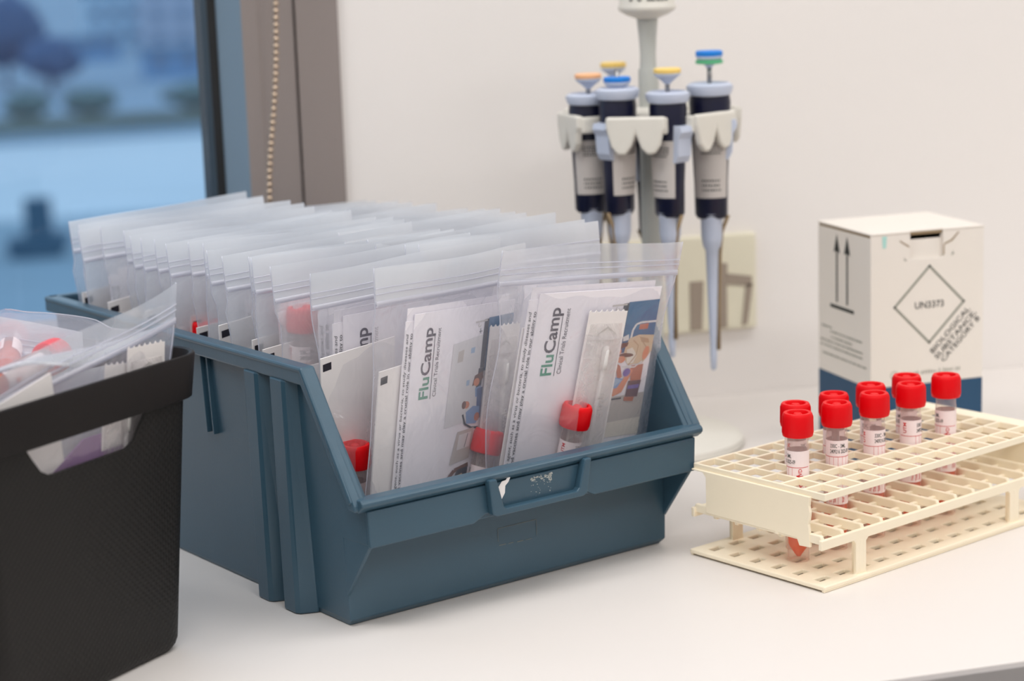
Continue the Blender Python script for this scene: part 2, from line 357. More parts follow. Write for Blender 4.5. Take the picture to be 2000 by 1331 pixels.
# ------------------------------------------------------------------ transport tubes
def tube_meshes():
    D = {}
    b = MB(); b.lathe([(6.3, 83.5), (7.6, 83.5), (9.75, 84.2), (10.05, 85.2), (10.05, 86), (9.95, 86.4), (9.75, 97.0), (9.4, 98.9), (8.9, 99.6), (7.0, 99.6), (6.6, 98.8), (6.2, 95.2), (3.2, 95.0), (2.9, 98.4), (2.3, 99.0), (.01, 98.7)], 80, rib=(lambda z: 86.2 < z < 98.0, .38), cap=False)
    D['cap'] = b.mesh('cap', M_red, 'auto')
    b = MB(); b.lathe([(6.9, 0), (7.1, .5), (7.2, 78), (6.9, 79), (6.9, 86)], 32, cap=False); D['tube_body'] = b.mesh('tube_body', M_tube, True)
    b = MB(); b.lathe([(.01, 2.2), (1.3, 2.6), (5.8, 9.5), (6.6, 12), (6.5, 52), (.01, 52)], 28, cap=False); D['liquid'] = b.mesh('liquid', M_liq, True)
    b = MB(); n = 30; a0, a1 = R(-160), R(160)
    for i in range(n):
        p, q = a0 + (a1 - a0) * i / n, a0 + (a1 - a0) * (i + 1) / n; r = 7.32
        b.add([(r * math.sin(p), -r * math.cos(p), 31.5), (r * math.sin(q), -r * math.cos(q), 31.5), (r * math.sin(q), -r * math.cos(q), 75), (r * math.sin(p), -r * math.cos(p), 75)], [(0, 1, 2, 3)])
    D['label'] = b.mesh('label', mat('tube_label_paper', (252, 236, 236), .6, .2, var=.02), True, recalc=False)
    # print wrapped round the label: s = arc length from the middle, z = height
    b = MB(); r = 7.42
    def W(s, z): return (r * math.sin(s / r), -r * math.cos(s / r), z)
    def strip(s0, s1, z0, z1, mi):
        k = max(1, int(abs(s1 - s0) / 1.2))
        for i in range(k):
            p, q = s0 + (s1 - s0) * i / k, s0 + (s1 - s0) * (i + 1) / k
            b.add([W(p, z0), W(q, z0), W(q, z1), W(p, z1)], [(0, 1, 2, 3)], mi)
    put(b, text('330C - 3ML', 3.1, bold=.02), lambda x, y: W(x * .72 - 5.4, 70.3 + y * 1.2))
    put(b, text('2409216 2025-09', 3.1, bold=.02), lambda x, y: W(x * .62 - 5.4, 66.6 + y * 1.2))
    strip(-18, 18, 64.0, 64.35, 1)
    for s in (-6, -3, 0, 3.0, 6): strip(s, s + .16, 32, 64, 1)
    for s, z, tx in ((-7.5, 33, 'Name / Nom'), (-4.5, 33, 'Date'), (-1.5, 33, 'Sample'), (4.6, 33, 'Ref')):
        put(b, text(tx, 2.6), lambda x, y, s=s, z=z: W(s - y, z + x), 1)
    put(b, text('TRANSPORT', 4.2, bold=.06), lambda x, y: W(13.4 - y, 36 + x), 1)
    for k in range(5): strip(15.0 + k * .8, 15.25 + k * .8, 34, 52, 1)
    for k in range(5): strip(8.2 + k * .7, 8.4 + k * .7, 34, 50, 1)
    strip(9.0, 10.6, 55, 59, 1); strip(-12.5, -9.5, 40, 44, 1)
    put(b, text('IVD', 3.4, bold=.04), lambda x, y: W(12.6 - y, 58 + x), 1)
    put(b, text('UTM', 3.6, bold=.05), lambda x, y: W(-12.6 - y, 66 + x), 1)
    D['lettering'] = b.mesh('lettering', [M_ink, M_redink], recalc=False)
    return D
TM = tube_meshes()
def make_tube(M, label, group, liq=True, turn=0):
    t = thing('sample_tube', label, 'tube', M @ Matrix.Rotation(R(turn), 4, 'Z'), group)
    obj('cap', TM['cap'], t); obj('tube_body', TM['tube_body'], t)
    if liq: obj('liquid', TM['liquid'], t)
    l = obj('label', TM['label'], t); obj('lettering', TM['lettering'], l)
    return t

# ------------------------------------------------------------------ tube rack
RK = spot(175.2, 1205.4, 0, .6916); A0, B0, LA, LB = 32.2, 12.45, 241.5, 115.7; PA, PB = 19.0, LB / 6
rack = thing('tube_rack', 'cream plastic test tube rack holding nine red capped tubes', 'rack', RK)
A1, B1 = A0 + LA, B0 + LB
def cuts(o, p, n, lo, hi, w):
    xs = [lo]
    for i in range(n): xs += [o + p * i - w / 2, o + p * i + w / 2]
    return xs + [hi]
xs = cuts(A0 + 9.5, PA, 12, A0 - 3.5, A1 + 3.5, 10.5); ys = cuts(B0 + PB / 2 + 1, 18.8, 6, B0 - 2.5, B1 + 1.5, 5.6)
b = MB(); b.plate(xs, ys, lambda i, j: i % 2 == 1 and j % 2 == 1, 1.2, 4.2); obj('base_plate', b.mesh('base_plate', M_cream), rack, bevel=.8)
b = MB(); b.box(A0 - 3, A1 + 3, B0 - 2, B0 + .5, 0, 3); b.box(A0 - 3, A1 + 3, B1 - 1, B1 + 1, 0, 3); obj('base_skirt', b.mesh('base_skirt', M_cream), rack, bevel=.5)
LAe = LA - 12 * PA
def gcuts(o, p, n, w, end):
    xs = [o]
    for i in range(n): xs += [o + p * i + (w if i == 0 else w / 2), o + p * (i + 1) - (w / 2 if i < n - 1 or end > w else w)]
    return xs + [o + p * n + end]
xs = gcuts(A0, PA, 12, 2.0, LAe); ys = gcuts(B0, PB, 6, 2.0, 0)
b = MB(); b.plate(xs, ys, lambda i, j: i % 2 == 1 and j % 2 == 1, 58.8, 63.4); obj('top_grid', b.mesh('top_grid', M_cream), rack, bevel=.5)
mid = MB()
mid.box(A0 - 3, A1, B0, B0 + 3, 27, 33.5); mid.box(A0 - 3, A1, B1 - 3, B1, 27, 33.5)
obj('middle_rim', mid.mesh('middle_rim', M_cream), rack, bevel=.6)
b = MB(); b.prism([(B0, 30), (B0 + 2.5, 36), (B1 - 2.5, 36), (B1, 30)], 'x', -1.5, 1.5); bar = b.mesh('cross_bar', M_cream)
for i in range(13): obj('cross_bar', bar, rack, loc=(A0 + PA * i, 0, 0), bevel=.7)
b = MB(); b.box(A0, A1, -1.5, 1.5, 28, 32); bar = b.mesh('long_bar', M_cream)
for j in range(1, 6): obj('long_bar', bar, rack, loc=(0, B0 + PB * j, 0), bevel=.5)
for x in (A0 - 1.2, A1 - 1.2):
    b = MB(); b.prism([(B0 + 11, 60), (B0 + 11.8, 54), (B0 + 10.8, 50), (B0 + 11.3, 46), (B0 + 12.3, 42), (B0 + 11.4, 37), (B0 + 11, 27), (B0 + 20, 26.5), (B0 + 22, 31), (B0 + 38, 31.5), (B0 + 38, 30), (B0 + 41, 30), (B0 + 41, 31.5), (B1 - 13, 31.5), (B1 - 13, 56), (B1 - 10, 59), (B1, 59), (B1, 60)], 'x', x - .8, x + 1.4)
    obj('end_panel', b.mesh('end_panel', M_cream), rack, bevel=.4)
for (a, bb) in ((61.8, B0), (A0 + 190, B0), (61.8, B1 - 7), (A0 + 190, B1 - 7)):
    b = MB(); b.prism([(a - 3, 28), (a, 25), (a, 5), (a - 1.5, 3.5), (a + 11.5, 3.5), (a + 10, 5), (a + 10, 25), (a + 13, 28)], 'y', bb, bb + 2.5); b.box(a + 3.6, a + 6.4, bb - .1, bb + 7, 3.5, 27)
    obj('post', b.mesh('post', M_cream), rack, bevel=.5)
nth = ['nearest the solid end panel', 'second from the end panel', 'third from the end panel', 'fourth from the end panel', 'farthest along']
for k in range(5):
    make_tube(RK @ T(60.7 + 38 * k, 60.7, 4.2), 'red capped clear tube in the rack\'s front row, ' + nth[k], 'tubes standing in the rack', turn=[-70, 12, 48, 78, -75][k] - 55)
nth2 = ['nearest the solid end panel', 'second from the end panel', 'third from the end panel', 'farthest from the end panel']
for k in range(4):
    make_tube(RK @ T(79.7 + 38 * k, 79.9, 4.2), 'red capped clear tube in the rack\'s rear row, ' + nth2[k], 'tubes standing in the rack', turn=[20, 140, -60, -120][k])

# ------------------------------------------------------------------ UN3373 carton
BX = spot(273.1, 1528.3, 0, .3103); W_, D_, H_ = 96.9, 88.2, 182.5
cart = thing('carton', 'white cardboard carton with a diamond mark and navy base behind the rack', 'box', BX)
b = MB(); t_ = 1.4; nx0, nx1, nz = 33.5, 61.5, 160.5
# front panel has the lock cut-out
b.plate([0, nx0, nx1, W_], [62.8, nz, H_ - 1.5], lambda i, j: i == 1 and j == 1, 0, t_)
rotf = Matrix.Translation((0, t_, 0)) @ Matrix.Rotation(R(90), 4, 'X'); b.v = [rotf @ p for p in b.v]
b.box(0, t_, t_, D_, 62.8, H_ - 3.5); b.box(W_ - t_, W_, t_, D_, 62.8, H_ - 3); b.box(t_, W_ - t_, D_ - t_, D_, 62.8, H_ - 3)
obj('carton_wall', b.mesh('carton_wall', M_card), cart, bevel=.4)
b = MB(); b.box(0, t_, 0, D_, 0, 62.8); b.box(W_ - t_, W_, 0, D_, 0, 62.8); b.box(t_, W_ - t_, 0, t_, 0, 62.8); b.box(t_, W_ - t_, D_ - t_, D_, 0, 62.8); b.box(t_, W_ - t_, t_, D_ - t_, 0, 1.5)
obj('carton_base', b.mesh('carton_base', M_navyprint), cart, 'navy blue band round the foot of the carton', bevel=.4)
b = MB(); b.prism([(-.3, -.3), (nx0, -.3), (nx0, 2.2), (nx1, 2.2), (nx1, -.3), (W_ + .3, -.3), (W_ + .3, D_ + .3), (-.3, D_ + .3)], 'z', H_ - 1.5, H_); obj('lid', b.mesh('lid', M_card), cart, bevel=.4)
b = MB(); b.box(.3, W_ - 1.5, 1.6, D_ - 1.5, H_ - 3.4, H_ - 1.6); obj('lid_edge', b.mesh('lid_edge', M_kraft), cart, 'bare brown card edge under the lid')
b = MB(); b.prism([(nx0 - 5, H_ - 4), (nx0 + 1, H_ - 4), (nx0 + 1, nz + 1), (nx1 - 1, nz + 1), (nx1 - 1, H_ - 4), (nx1 + 5, H_ - 4), (nx1, nz - 1), (nx0, nz - 1)], 'y', 2.0, 2.6)
b.box(nx0 - 2, nx1 + 2, 2.6, 3.4, nz - 3, H_ - 7); obj('lock_tab', b.mesh('lock_tab', M_card), cart)
b = MB(); b.prism([(nx1 + .3, 162), (nx1 + 1.2, 162), (nx1 + 1.2, 170), (nx1 + .3, 170)], 'y', -.25, .2); b.prism([(nx1 + 1, 170), (nx1 + 8, 172.5), (nx1 + 14, 179), (nx1 + 13, 179), (nx1 + 7, 173.3), (nx1 + 1, 171)], 'y', -.25, .2)
b.prism([(nx0 - 1, 170), (nx0 - 9, 175), (nx0 - 9, 176), (nx0 - 1, 171.2)], 'y', -.2, .2); obj('crease', b.mesh('crease', M_kraft), cart, 'brown creases of the torn lock flap')
b = MB(); e = -.22
def fr(x, z): return (x, e, z)
cx, cz, rr = 50, 124.6, 31
for k in range(4):
    a, c2 = R(90 * k), R(90 * k + 90)
    for (mi, wd) in ((1, 1.5),):
        p = [(cx + rr * math.cos(a), cz + rr * math.sin(a)), (cx + rr * math.cos(c2), cz + rr * math.sin(c2)), (cx + (rr - 2.4) * math.cos(c2), cz + (rr - 2.4) * math.sin(c2)), (cx + (rr - 2.4) * math.cos(a), cz + (rr - 2.4) * math.sin(a))]
        b.add([fr(*q) for q in p], [(0, 1, 2, 3)], mi)
    x_, z_ = cx + (rr - 1.2) * math.cos(a), cz + (rr - 1.2) * math.sin(a); b.add([(x_ + dx, e - .05, z_ + dz) for dx, dz in ((1.3, 0), (0, 1.3), (-1.3, 0), (0, -1.3))], [(0, 1, 2, 3)], 0)
put(b, text('UN3373', 7.4, bold=.06, align='CENTER'), lambda x, y: fr(cx + x, cz - 2.6 + y), 0)
c45 = math.cos(R(45))
for k, s in enumerate(('BIOLOGICAL', 'SUBSTANCE,', 'CATEGORY B')):
    dx = [53.0, 57.0, 62.5][k]; dz = [85.2, 80.4, 77.8][k]; tx = text(s, 5.9, bold=.05); kx = [46, 48, 45][k] / max(p.x for p in tx[0])
    put(b, tx, lambda x, y, dx=dx, dz=dz, kx=kx: fr(dx + (x * kx - y) * c45, dz + (x * kx + y) * c45), 0)
for i in range(20):
    a, c2 = 2 * math.pi * i / 20, 2 * math.pi * (i + 1) / 20
    b.add([fr(20 + r_ * math.cos(q), 71.5 + r_ * math.sin(q)) for r_, q in ((3.2, a), (3.2, c2), (2.7, c2), (2.7, a))], [(0, 1, 2, 3)], 1)
rr_ = random.Random(2); x = 28
while x < 79:
    wd = rr_.uniform(1.0, 2.0); hh = rr_.uniform(2.0, 3.2); b.add([fr(x, 70.4), fr(x + wd * .45, 70.4), fr(x + wd * .45, 70.4 + hh), fr(x, 70.4 + hh)], [(0, 1, 2, 3)], 1)
    b.add([fr(x, 71.6), fr(x + wd, 71.6), fr(x + wd, 72.1), fr(x, 72.1)], [(0, 1, 2, 3)], 1); x += wd + rr_.choice([.8, .8, 2.2])
b.add([fr(9.5, 180), fr(13.5, 180), fr(12.8, 171), fr(10, 171)], [(0, 1, 2, 3)], 2)
b.add([fr(28, 163), fr(29, 161), fr(31, 160), fr(28.5, 160)], [(0, 1, 2, 3)], 1); b.add([fr(70, 165), fr(71, 162), fr(68, 161.5), fr(69.5, 162.6)], [(0, 1, 2, 3)], 1)
obj('lettering', b.mesh('lettering', [M_ink, M_inkg, M_aqua], recalc=False), cart, 'printed diamond UN3373 and biological substance lettering')
b = MB()
def lf(y, z): return (-.22, y, z)
for yc in (55.5, 38.3):
    b.add([lf(yc + 1.3, 122), lf(yc - 1.3, 122), lf(yc - 1.3, 166), lf(yc + 1.3, 166)], [(0, 1, 2, 3)], 0)
    b.add([lf(yc + 5.2, 161), lf(yc, 163), lf(yc - 5.2, 161), lf(yc, 176)], [(0, 1, 2, 3)], 0)
b.add([lf(67, 116.5), lf(27, 116.5), lf(27, 119.2), lf(67, 119.2)], [(0, 1, 2, 3)], 0)
for z, y0, y1 in ((99, 82, 66), (96, 67, 14), (91.5, 66, 30), (87.5, 84, 12), (83.5, 84, 14), (77, 80, 8)):
    y = y0
    while y > y1:
        wd = rr_.uniform(1.4, 3.2); b.add([lf(y, z), lf(y - wd, z), lf(y - wd, z + 1.3), lf(y, z + 1.3)], [(0, 1, 2, 3)], 1); y -= wd + rr_.choice([.7, .7, 1.6])
obj('lettering', b.mesh('lettering', [M_ink, M_inkg], recalc=False), cart, 'two upright arrows and small print on the narrow side')

# ------------------------------------------------------------------ pipette stand
SX, SY = 115, 1628
ST = spot(SX, SY, 0, R(-3))
stand = thing('pipette_stand', 'pale grey carousel stand with off-white hooks holding six pipettes', 'stand', ST)
b = MB(); b.lathe([(70, 0), (72, 2), (71, 7), (64, 11), (40, 15), (24, 20), (10, 24)], 48); obj('base', b.mesh('base', M_hold, 'auto'), stand)
b = MB(); b.lathe([(9, 15), (8.2, 80), (8.2, 200), (8.0, 300), (7.9, 306)], 24, ry=.85); b.lathe([(6.6, 306), (6.3, 318), (7.2, 332), (8.4, 345), (9.0, 347)], 24, ry=.85); obj('post', b.mesh('post', M_stand, 'auto'), stand)
b = MB(); b.lathe([(8.2, 345), (16, 348), (22, 351.5), (23, 353.5), (22.6, 355.5), (22.0, 357), (21.5, 370), (14, 374), (.01, 375)], 40, cap=False); tp = obj('stand_head', b.mesh('stand_head', M_hold, 'auto'), stand)
b = MB(); rw = 22.3; xx = -15
for k in range(9):
    wd = [2.6, 0, 2.8, 0, 3.2, 2.6, 2.9, 2.8, 3.0][k]
    if wd:
        for (u0, u1, v0, v1) in ((0, .3, 0, 1), (.3, 1, .0, .28), (.3, 1, .72, 1) if k % 2 else (.7, 1, 0, .8)):
            p = [(xx + wd * u, 359.5 + 4.2 * v) for u, v in ((u0, v0), (u1, v0), (u1, v1), (u0, v1))]
            b.add([(rw * math.sin(q[0] / rw), -rw * math.cos(q[0] / rw), q[1]) for q in p], [(0, 1, 2, 3)])
    xx += 3.7
obj('lettering', b.mesh('lettering', M_ink, recalc=False), tp)
b = MB(); b.lathe([(9, 262), (22, 264), (24, 268), (22, 272), (9, 276)], 32); obj('hub', b.mesh('hub', M_hold, 'auto'), stand)
def bracket(ang, rad=66, z=262):
    o = bpy.data.objects.new('hook', None)
    b = MB()
    b.prism([(-23, 12), (23, 12), (23, 3), (21, -1), (19, -10), (15, -16), (9, -17), (4, -12), (0, -1), (-3, -10), (-8, -17), (-14, -17), (-19, -11), (-22, 0), (-23, 4)], 'y', -rad - 4, -rad + 2)
    b.box(-5, 5, -rad, -18, 0, 9); b.box(-24, -20, -rad, -rad + 22, -2, 11); b.box(20, 24, -rad, -rad + 22, -2, 11)
    o = obj('hook', b.mesh('hook', M_hold), stand, loc=(0, 0, z), bevel=1.8); o.rotation_euler = (0, 0, R(ang)); return o
for a in (-10, 47, 107, 167, 232, 291): bracket(a)
def pip_meshes(shell=M_navy):
    D = {}
    b = MB(); b.lathe([(1.0, -12), (2.4, -10), (2.8, 2), (2.6, 12), (3.2, 20), (4.3, 60), (5.2, 92), (7.2, 96), (8.4, 104), (8.6, 118), (10.5, 124)], 20); D['shaft'] = b.mesh('shaft', M_lav, 'auto')
    b = MB(); b.lathe([(11, 120), (12.8, 123), (13.2, 150), (14.8, 185), (15.8, 205), (16.2, 218), (15, 226)], 28, ry=.8); D['grip'] = b.mesh('grip', shell, 'auto')
    
    b = MB(); b.lathe([(12, 222), (16.5, 224), (18.2, 229), (18.0, 232), (15, 234), (12, 230), (.01, 229)], 28, ry=.9, cap=False); D['collar'] = b.mesh('collar', M_lav, 'auto')
    b = MB(); b.lathe([(1.9, 228), (1.9, 250)], 12); D['plunger'] = b.mesh('plunger', M_metal, True)
    b = MB(); b.lathe([(2, 246), (4.5, 249), (10, 254), (10.3, 256)], 24); D['button'] = b.mesh('button', M_lav, 'auto')
    b = MB(); b.prism([(9, 170), (14, 170), (17, 176), (18, 192), (21, 198), (20, 203), (12, 204)], 'y', -7, 7); D['finger_hook'] = b.mesh('finger_hook', M_lav)
    b = MB(); b.tube([(13, 0, 122), (8, 0, 108), (6.5, 0, 90), (4.8, 0, 40), (4.2, 0, 6)], [1.6, 1.4, 1.2, 1.2, 1.6], 8); D['ejector_rod'] = b.mesh('ejector_rod', M_kraft, True)
    b = MB(); n = 12; rr = 13.2; f = lambda a, z: ((rr + (z - 140) * .036 + .5) * math.sin(a), -(rr + (z - 140) * .036 + .5) * .8 * math.cos(a), z)
    for i in range(n):
        p, q = -1.05 + 2.1 * i / n, -1.05 + 2.1 * (i + 1) / n; b.add([f(p, 138), f(q, 138), f(q, 190), f(p, 190)], [(0, 1, 2, 3)], 0)
    rq = random.Random(11)
    for k in range(4):
        z = 183 - k * 2.6; a = -.5
        while a < .6: wd = rq.uniform(.05, .12); g = lambda a_, z_: tuple(Vector(f(a_, z_)) * 1.0 + Vector((.15 * math.sin(a_), -.15, 0))); b.add([g(a, z), g(a + wd, z), g(a + wd, z + 1.4), g(a, z + 1.4)], [(0, 1, 2, 3)], 1); a += wd + .05
    for k in range(3):
        a = -.5; z = 152 - k * 4
        while a < .5: wd = rq.uniform(.05, .12); b.add([g(a, z), g(a + wd, z), g(a + wd, z + 1.6), g(a, z + 1.6)], [(0, 1, 2, 3)], 1); a += wd + .06
    D['label'] = b.mesh('label', [M_lab, M_ink], recalc=False); return D
PM = pip_meshes()
b = MB(); b.lathe([(10.3, 256), (10.6, 257), (10.6, 259.5), (9.5, 260.5), (.01, 260.5)], 24, cap=False); CAPM = b.mesh('button_cap', M_btn_b, 'auto')
b = MB(); b.lathe([(9.3, 249.5), (10.8, 250), (10.8, 252.5), (9.3, 253)], 24); RINGM = b.mesh('button_ring', M_btn_g, 'auto')
def pipette(ang, rad, z, btn, label, turn=0, lean=0, drop=0, flip=False, sz=.93):
    a = R(ang)
    M = ST @ Matrix.Rotation(a, 4, 'Z') @ T(0, -rad, z) @ Matrix.Rotation(R(lean), 4, 'X') @ Matrix.Rotation(R(turn), 4, 'Z') @ Matrix.Scale(sz, 4, (0, 0, 1))
    t = thing('pipette', label, 'pipette', M, 'pipettes hanging on the carousel stand')
    for k in ('shaft', 'grip', 'collar', 'plunger', 'button', 'finger_hook', 'ejector_rod', 'label'):
        o = obj(k, PM[k], t)
        if flip and k in ('finger_hook', 'ejector_rod'): o.rotation_euler = (0, 0, R(180))
        if k == 'button': o.location.z = -drop * .001
    c = CAPM.copy(); c.materials.clear(); c.materials.append(btn); oc = obj('button_cap', c, t, {'blue_button': 'blue button cap', 'yellow_button': 'yellow button cap', 'orange_button': 'orange button cap', 'green_button': 'green button cap'}[btn.name]); oc.location.z = -drop * .001
    return t
pipette(-30, 50, 94, M_btn_b, 'navy pipette with a low blue button just left of the stand post', turn=75, drop=17, flip=True, sz=.86)
pipette(15, 52, 93, M_btn_y, 'navy pipette with a bright yellow button just right of the stand post', turn=-62, drop=6, sz=.85)
t = pipette(60, 54, 78, M_btn_b, 'navy pipette with blue and green button and its whole pale tip in view', turn=-64)
obj('button_ring', RINGM, t, 'green ring under the blue cap')
pipette(-66, 52, 98, M_btn_o, 'navy pipette with an orange button at the window side of the stand', turn=76, drop=8, sz=.82)
pipette(-145, 48, 82, M_btn_y, 'navy pipette with a pale yellow button on the far side of the stand', turn=0, drop=2, sz=.88)
pipette(176, 46, 66, M_btn_g, 'navy pipette mostly hidden behind the stand post', turn=0, drop=16, sz=.86)

# ------------------------------------------------------------------ teal storage bin
BIN = spot(-104.9, 1197.8, 0, .6397)
bn = thing('storage_bin', 'dark teal plastic open-fronted picking bin packed with zip bags', 'bin', BIN)
def xl(z): return 0 - 4.0 * z / 158 + 0
def xr(z): return 256 + 4.0 * z / 158
prof = [(4, 0), (0, 4), (0, 57), (-27, 58), (-27, 84), (25, 158), (389, 158), (386, 3), (383, 0)]
v = [(xl(z) + (2 if z == 0 else 0), y, z) for y, z in prof] + [(xr(z) - (2 if z == 0 else 0), y, z) for y, z in prof]; n = len(prof)
f = [list(range(n)), list(range(2 * n - 1, n - 1, -1))]
for i in list(range(0, 4)) + [6, 7, 8]: f.append((i, (i + 1) % n, n + (i + 1) % n, n + i))
b = MB(); b.add(v, f); me = b.mesh('bin_body', M_teal)
o = obj('bin_body', me, bn); s_ = o.modifiers.new('wall', 'SOLIDIFY'); s_.thickness = .0028; s_.offset = -1; s_.use_even_offset = True
bv = o.modifiers.new('edge', 'BEVEL'); bv.width = .0012; bv.segments = 3; bv.limit_method = 'ANGLE'; bv.angle_limit = R(30)
for sx in (-1, 1):
    x0 = -1.2 if sx < 0 else 257.2
    b = MB(); b.prism([(.5, 20), (-27, 56.5), (-27, 60), (.5, 60)], 'x', x0, x0 - 2.8 * sx); obj('gusset', b.mesh('gusset', M_teal), bn, bevel=.7)
b = MB()
for sx in (-1, 1):
    x0 = -4 if sx < 0 else 260
    # side flange: strip following the rim, stands out from the wall
    outer = [(-28, 84.5), (25, 159.5), (392, 159.5), (392, 149.5), (27.5, 149.5), (-21, 80.5), (-28, 80.5)]
    b.prism(outer, 'x', x0 - .5 * sx * -1 if False else x0, x0 + 6.5 * sx)
    b.prism([(-26, 86.0), (25, 161), (391, 161), (391, 157.5), (26.5, 157.5), (-22.5, 83.5)], 'x', x0 + 7.4 * sx, x0 - 3.2 * sx)
b.box(-10, 266, 384, 392, 149.5, 161)
obj('side_rim', b.mesh('side_rim', M_tealr), bn, bevel=1.4)
b = MB(); b.prism([(-32, 83.5), (-32, 86), (-30, 87.8), (-20.5, 87.8), (-19.5, 86), (-19.5, 80), (-24, 80), (-27, 79.5)], 'x', -7.5, 263.5); obj('front_rim', b.mesh('front_rim', M_tealr), bn, bevel=.8)
# raised front band, notched for the card holder
b = MB(); b.prism([(-1.5, 57), (75, 57.2), (84, 61.5), (163, 61.5), (171, 57.2), (257.5, 57), (258.5, 80), (-2.5, 80)], 'y', -29.5, -26.6); obj('front_band', b.mesh('front_band', M_teal), bn, bevel=.8)
b = MB(); b.prism([(83.5, 84), (86, 61.5), (89, 60), (158, 60), (161.5, 62), (165, 84), (159.5, 84), (154.5, 66), (153, 64.3), (96, 64.3), (94.5, 65.5), (89.5, 84)], 'y', -35, -29.2); obj('card_holder', b.mesh('card_holder', M_teal), bn, bevel=.9)
b = MB(); b.prism([(93.6, 68.5), (94.2, 77), (97, 80.2), (100, 80.5), (103.5, 84), (104.5, 83.2), (102, 79), (99.5, 77), (99, 72.5), (96.5, 69)], 'y', -29.8, -29.55); obj('torn_sticker', b.mesh('torn_sticker', M_paper2), bn, 'torn scrap of white sticker')
b = MB(); rq = random.Random(4)
for k in range(70):
    x = rq.uniform(119, 136); z = 77.6 - rq.random() ** 2 * 12; wd = rq.uniform(.3, 2.0) if z > 74 else rq.uniform(.2, 1.0); h_ = rq.uniform(.4, 1.4) if z > 75 else rq.uniform(.2, .6)
    if k > 58: x = rq.uniform(132.5, 136); z = rq.uniform(73, 77); wd = 1.2; h_ = 1.2
    b.add([(x, -29.62, z), (x + wd, -29.62, z), (x + wd * .8, -29.62, z + h_), (x + .2, -29.62, z + h_)], [(0, 1, 2, 3)])
o = obj('sticker_residue', b.mesh('sticker_residue', M_residue, recalc=False), bn, 'scratched remains of a sticker'); o['kind'] = 'stuff'
b = MB()
for (a0_, a1_, z0, z1) in ((114, 145, 39.6, 39.9), (114.6, 120, 28.2, 28.7), (122, 126, 28, 28.4), (129, 134, 27.6, 28.1), (136, 141, 27.6, 27.9), (113.8, 114.1, 31, 39.6), (145, 145.3, 29, 39.6)):
    b.add([(a0_, -.3, z0), (a1_, -.3, z0), (a1_, -.3, z1), (a0_, -.3, z1)], [(0, 1, 2, 3)])
obj('label_outline', b.mesh('label_outline', M_tealdk, recalc=False), bn, 'faint outline where a label was peeled off')
for sx in (-1, 1):
    for (y0, y1) in ((37, 62), (70, 94)):
        b = MB(); x0 = 1 if sx < 0 else 255
        lo = [(x0, y0), (x0 + 11 * sx, y0 + 5), (x0 + 13 * sx, y0 + 8), (x0 + 13 * sx, y1 - 4), (x0 + 10 * sx, y1), (x0, y1)]
        hi = [(x0 + (p[0] - x0) * .62 - (4 if sx < 0 else -4), p[1] + 4) for p in lo]; k = 6
        b.add([(p[0], p[1], .3) for p in lo] + [(p[0], p[1], 150) for p in hi], [list(range(6)), list(range(11, 5, -1))] + [(i, (i + 1) % 6, 6 + (i + 1) % 6, 6 + i) for i in range(6)])
        obj('rib', b.mesh('rib', M_teal), bn, bevel=1.2)
b = MB()
for y0 in (148, 157): b.prism([(y0 + 4, 150), (y0 + 5.6, 150), (y0 + 1.6, 97), (y0, 97)], 'x', -6.2, -1)
obj('guide_ridges', b.mesh('guide_ridges', M_teal), bn, 'pair of thin ridges on the side', bevel=.3)

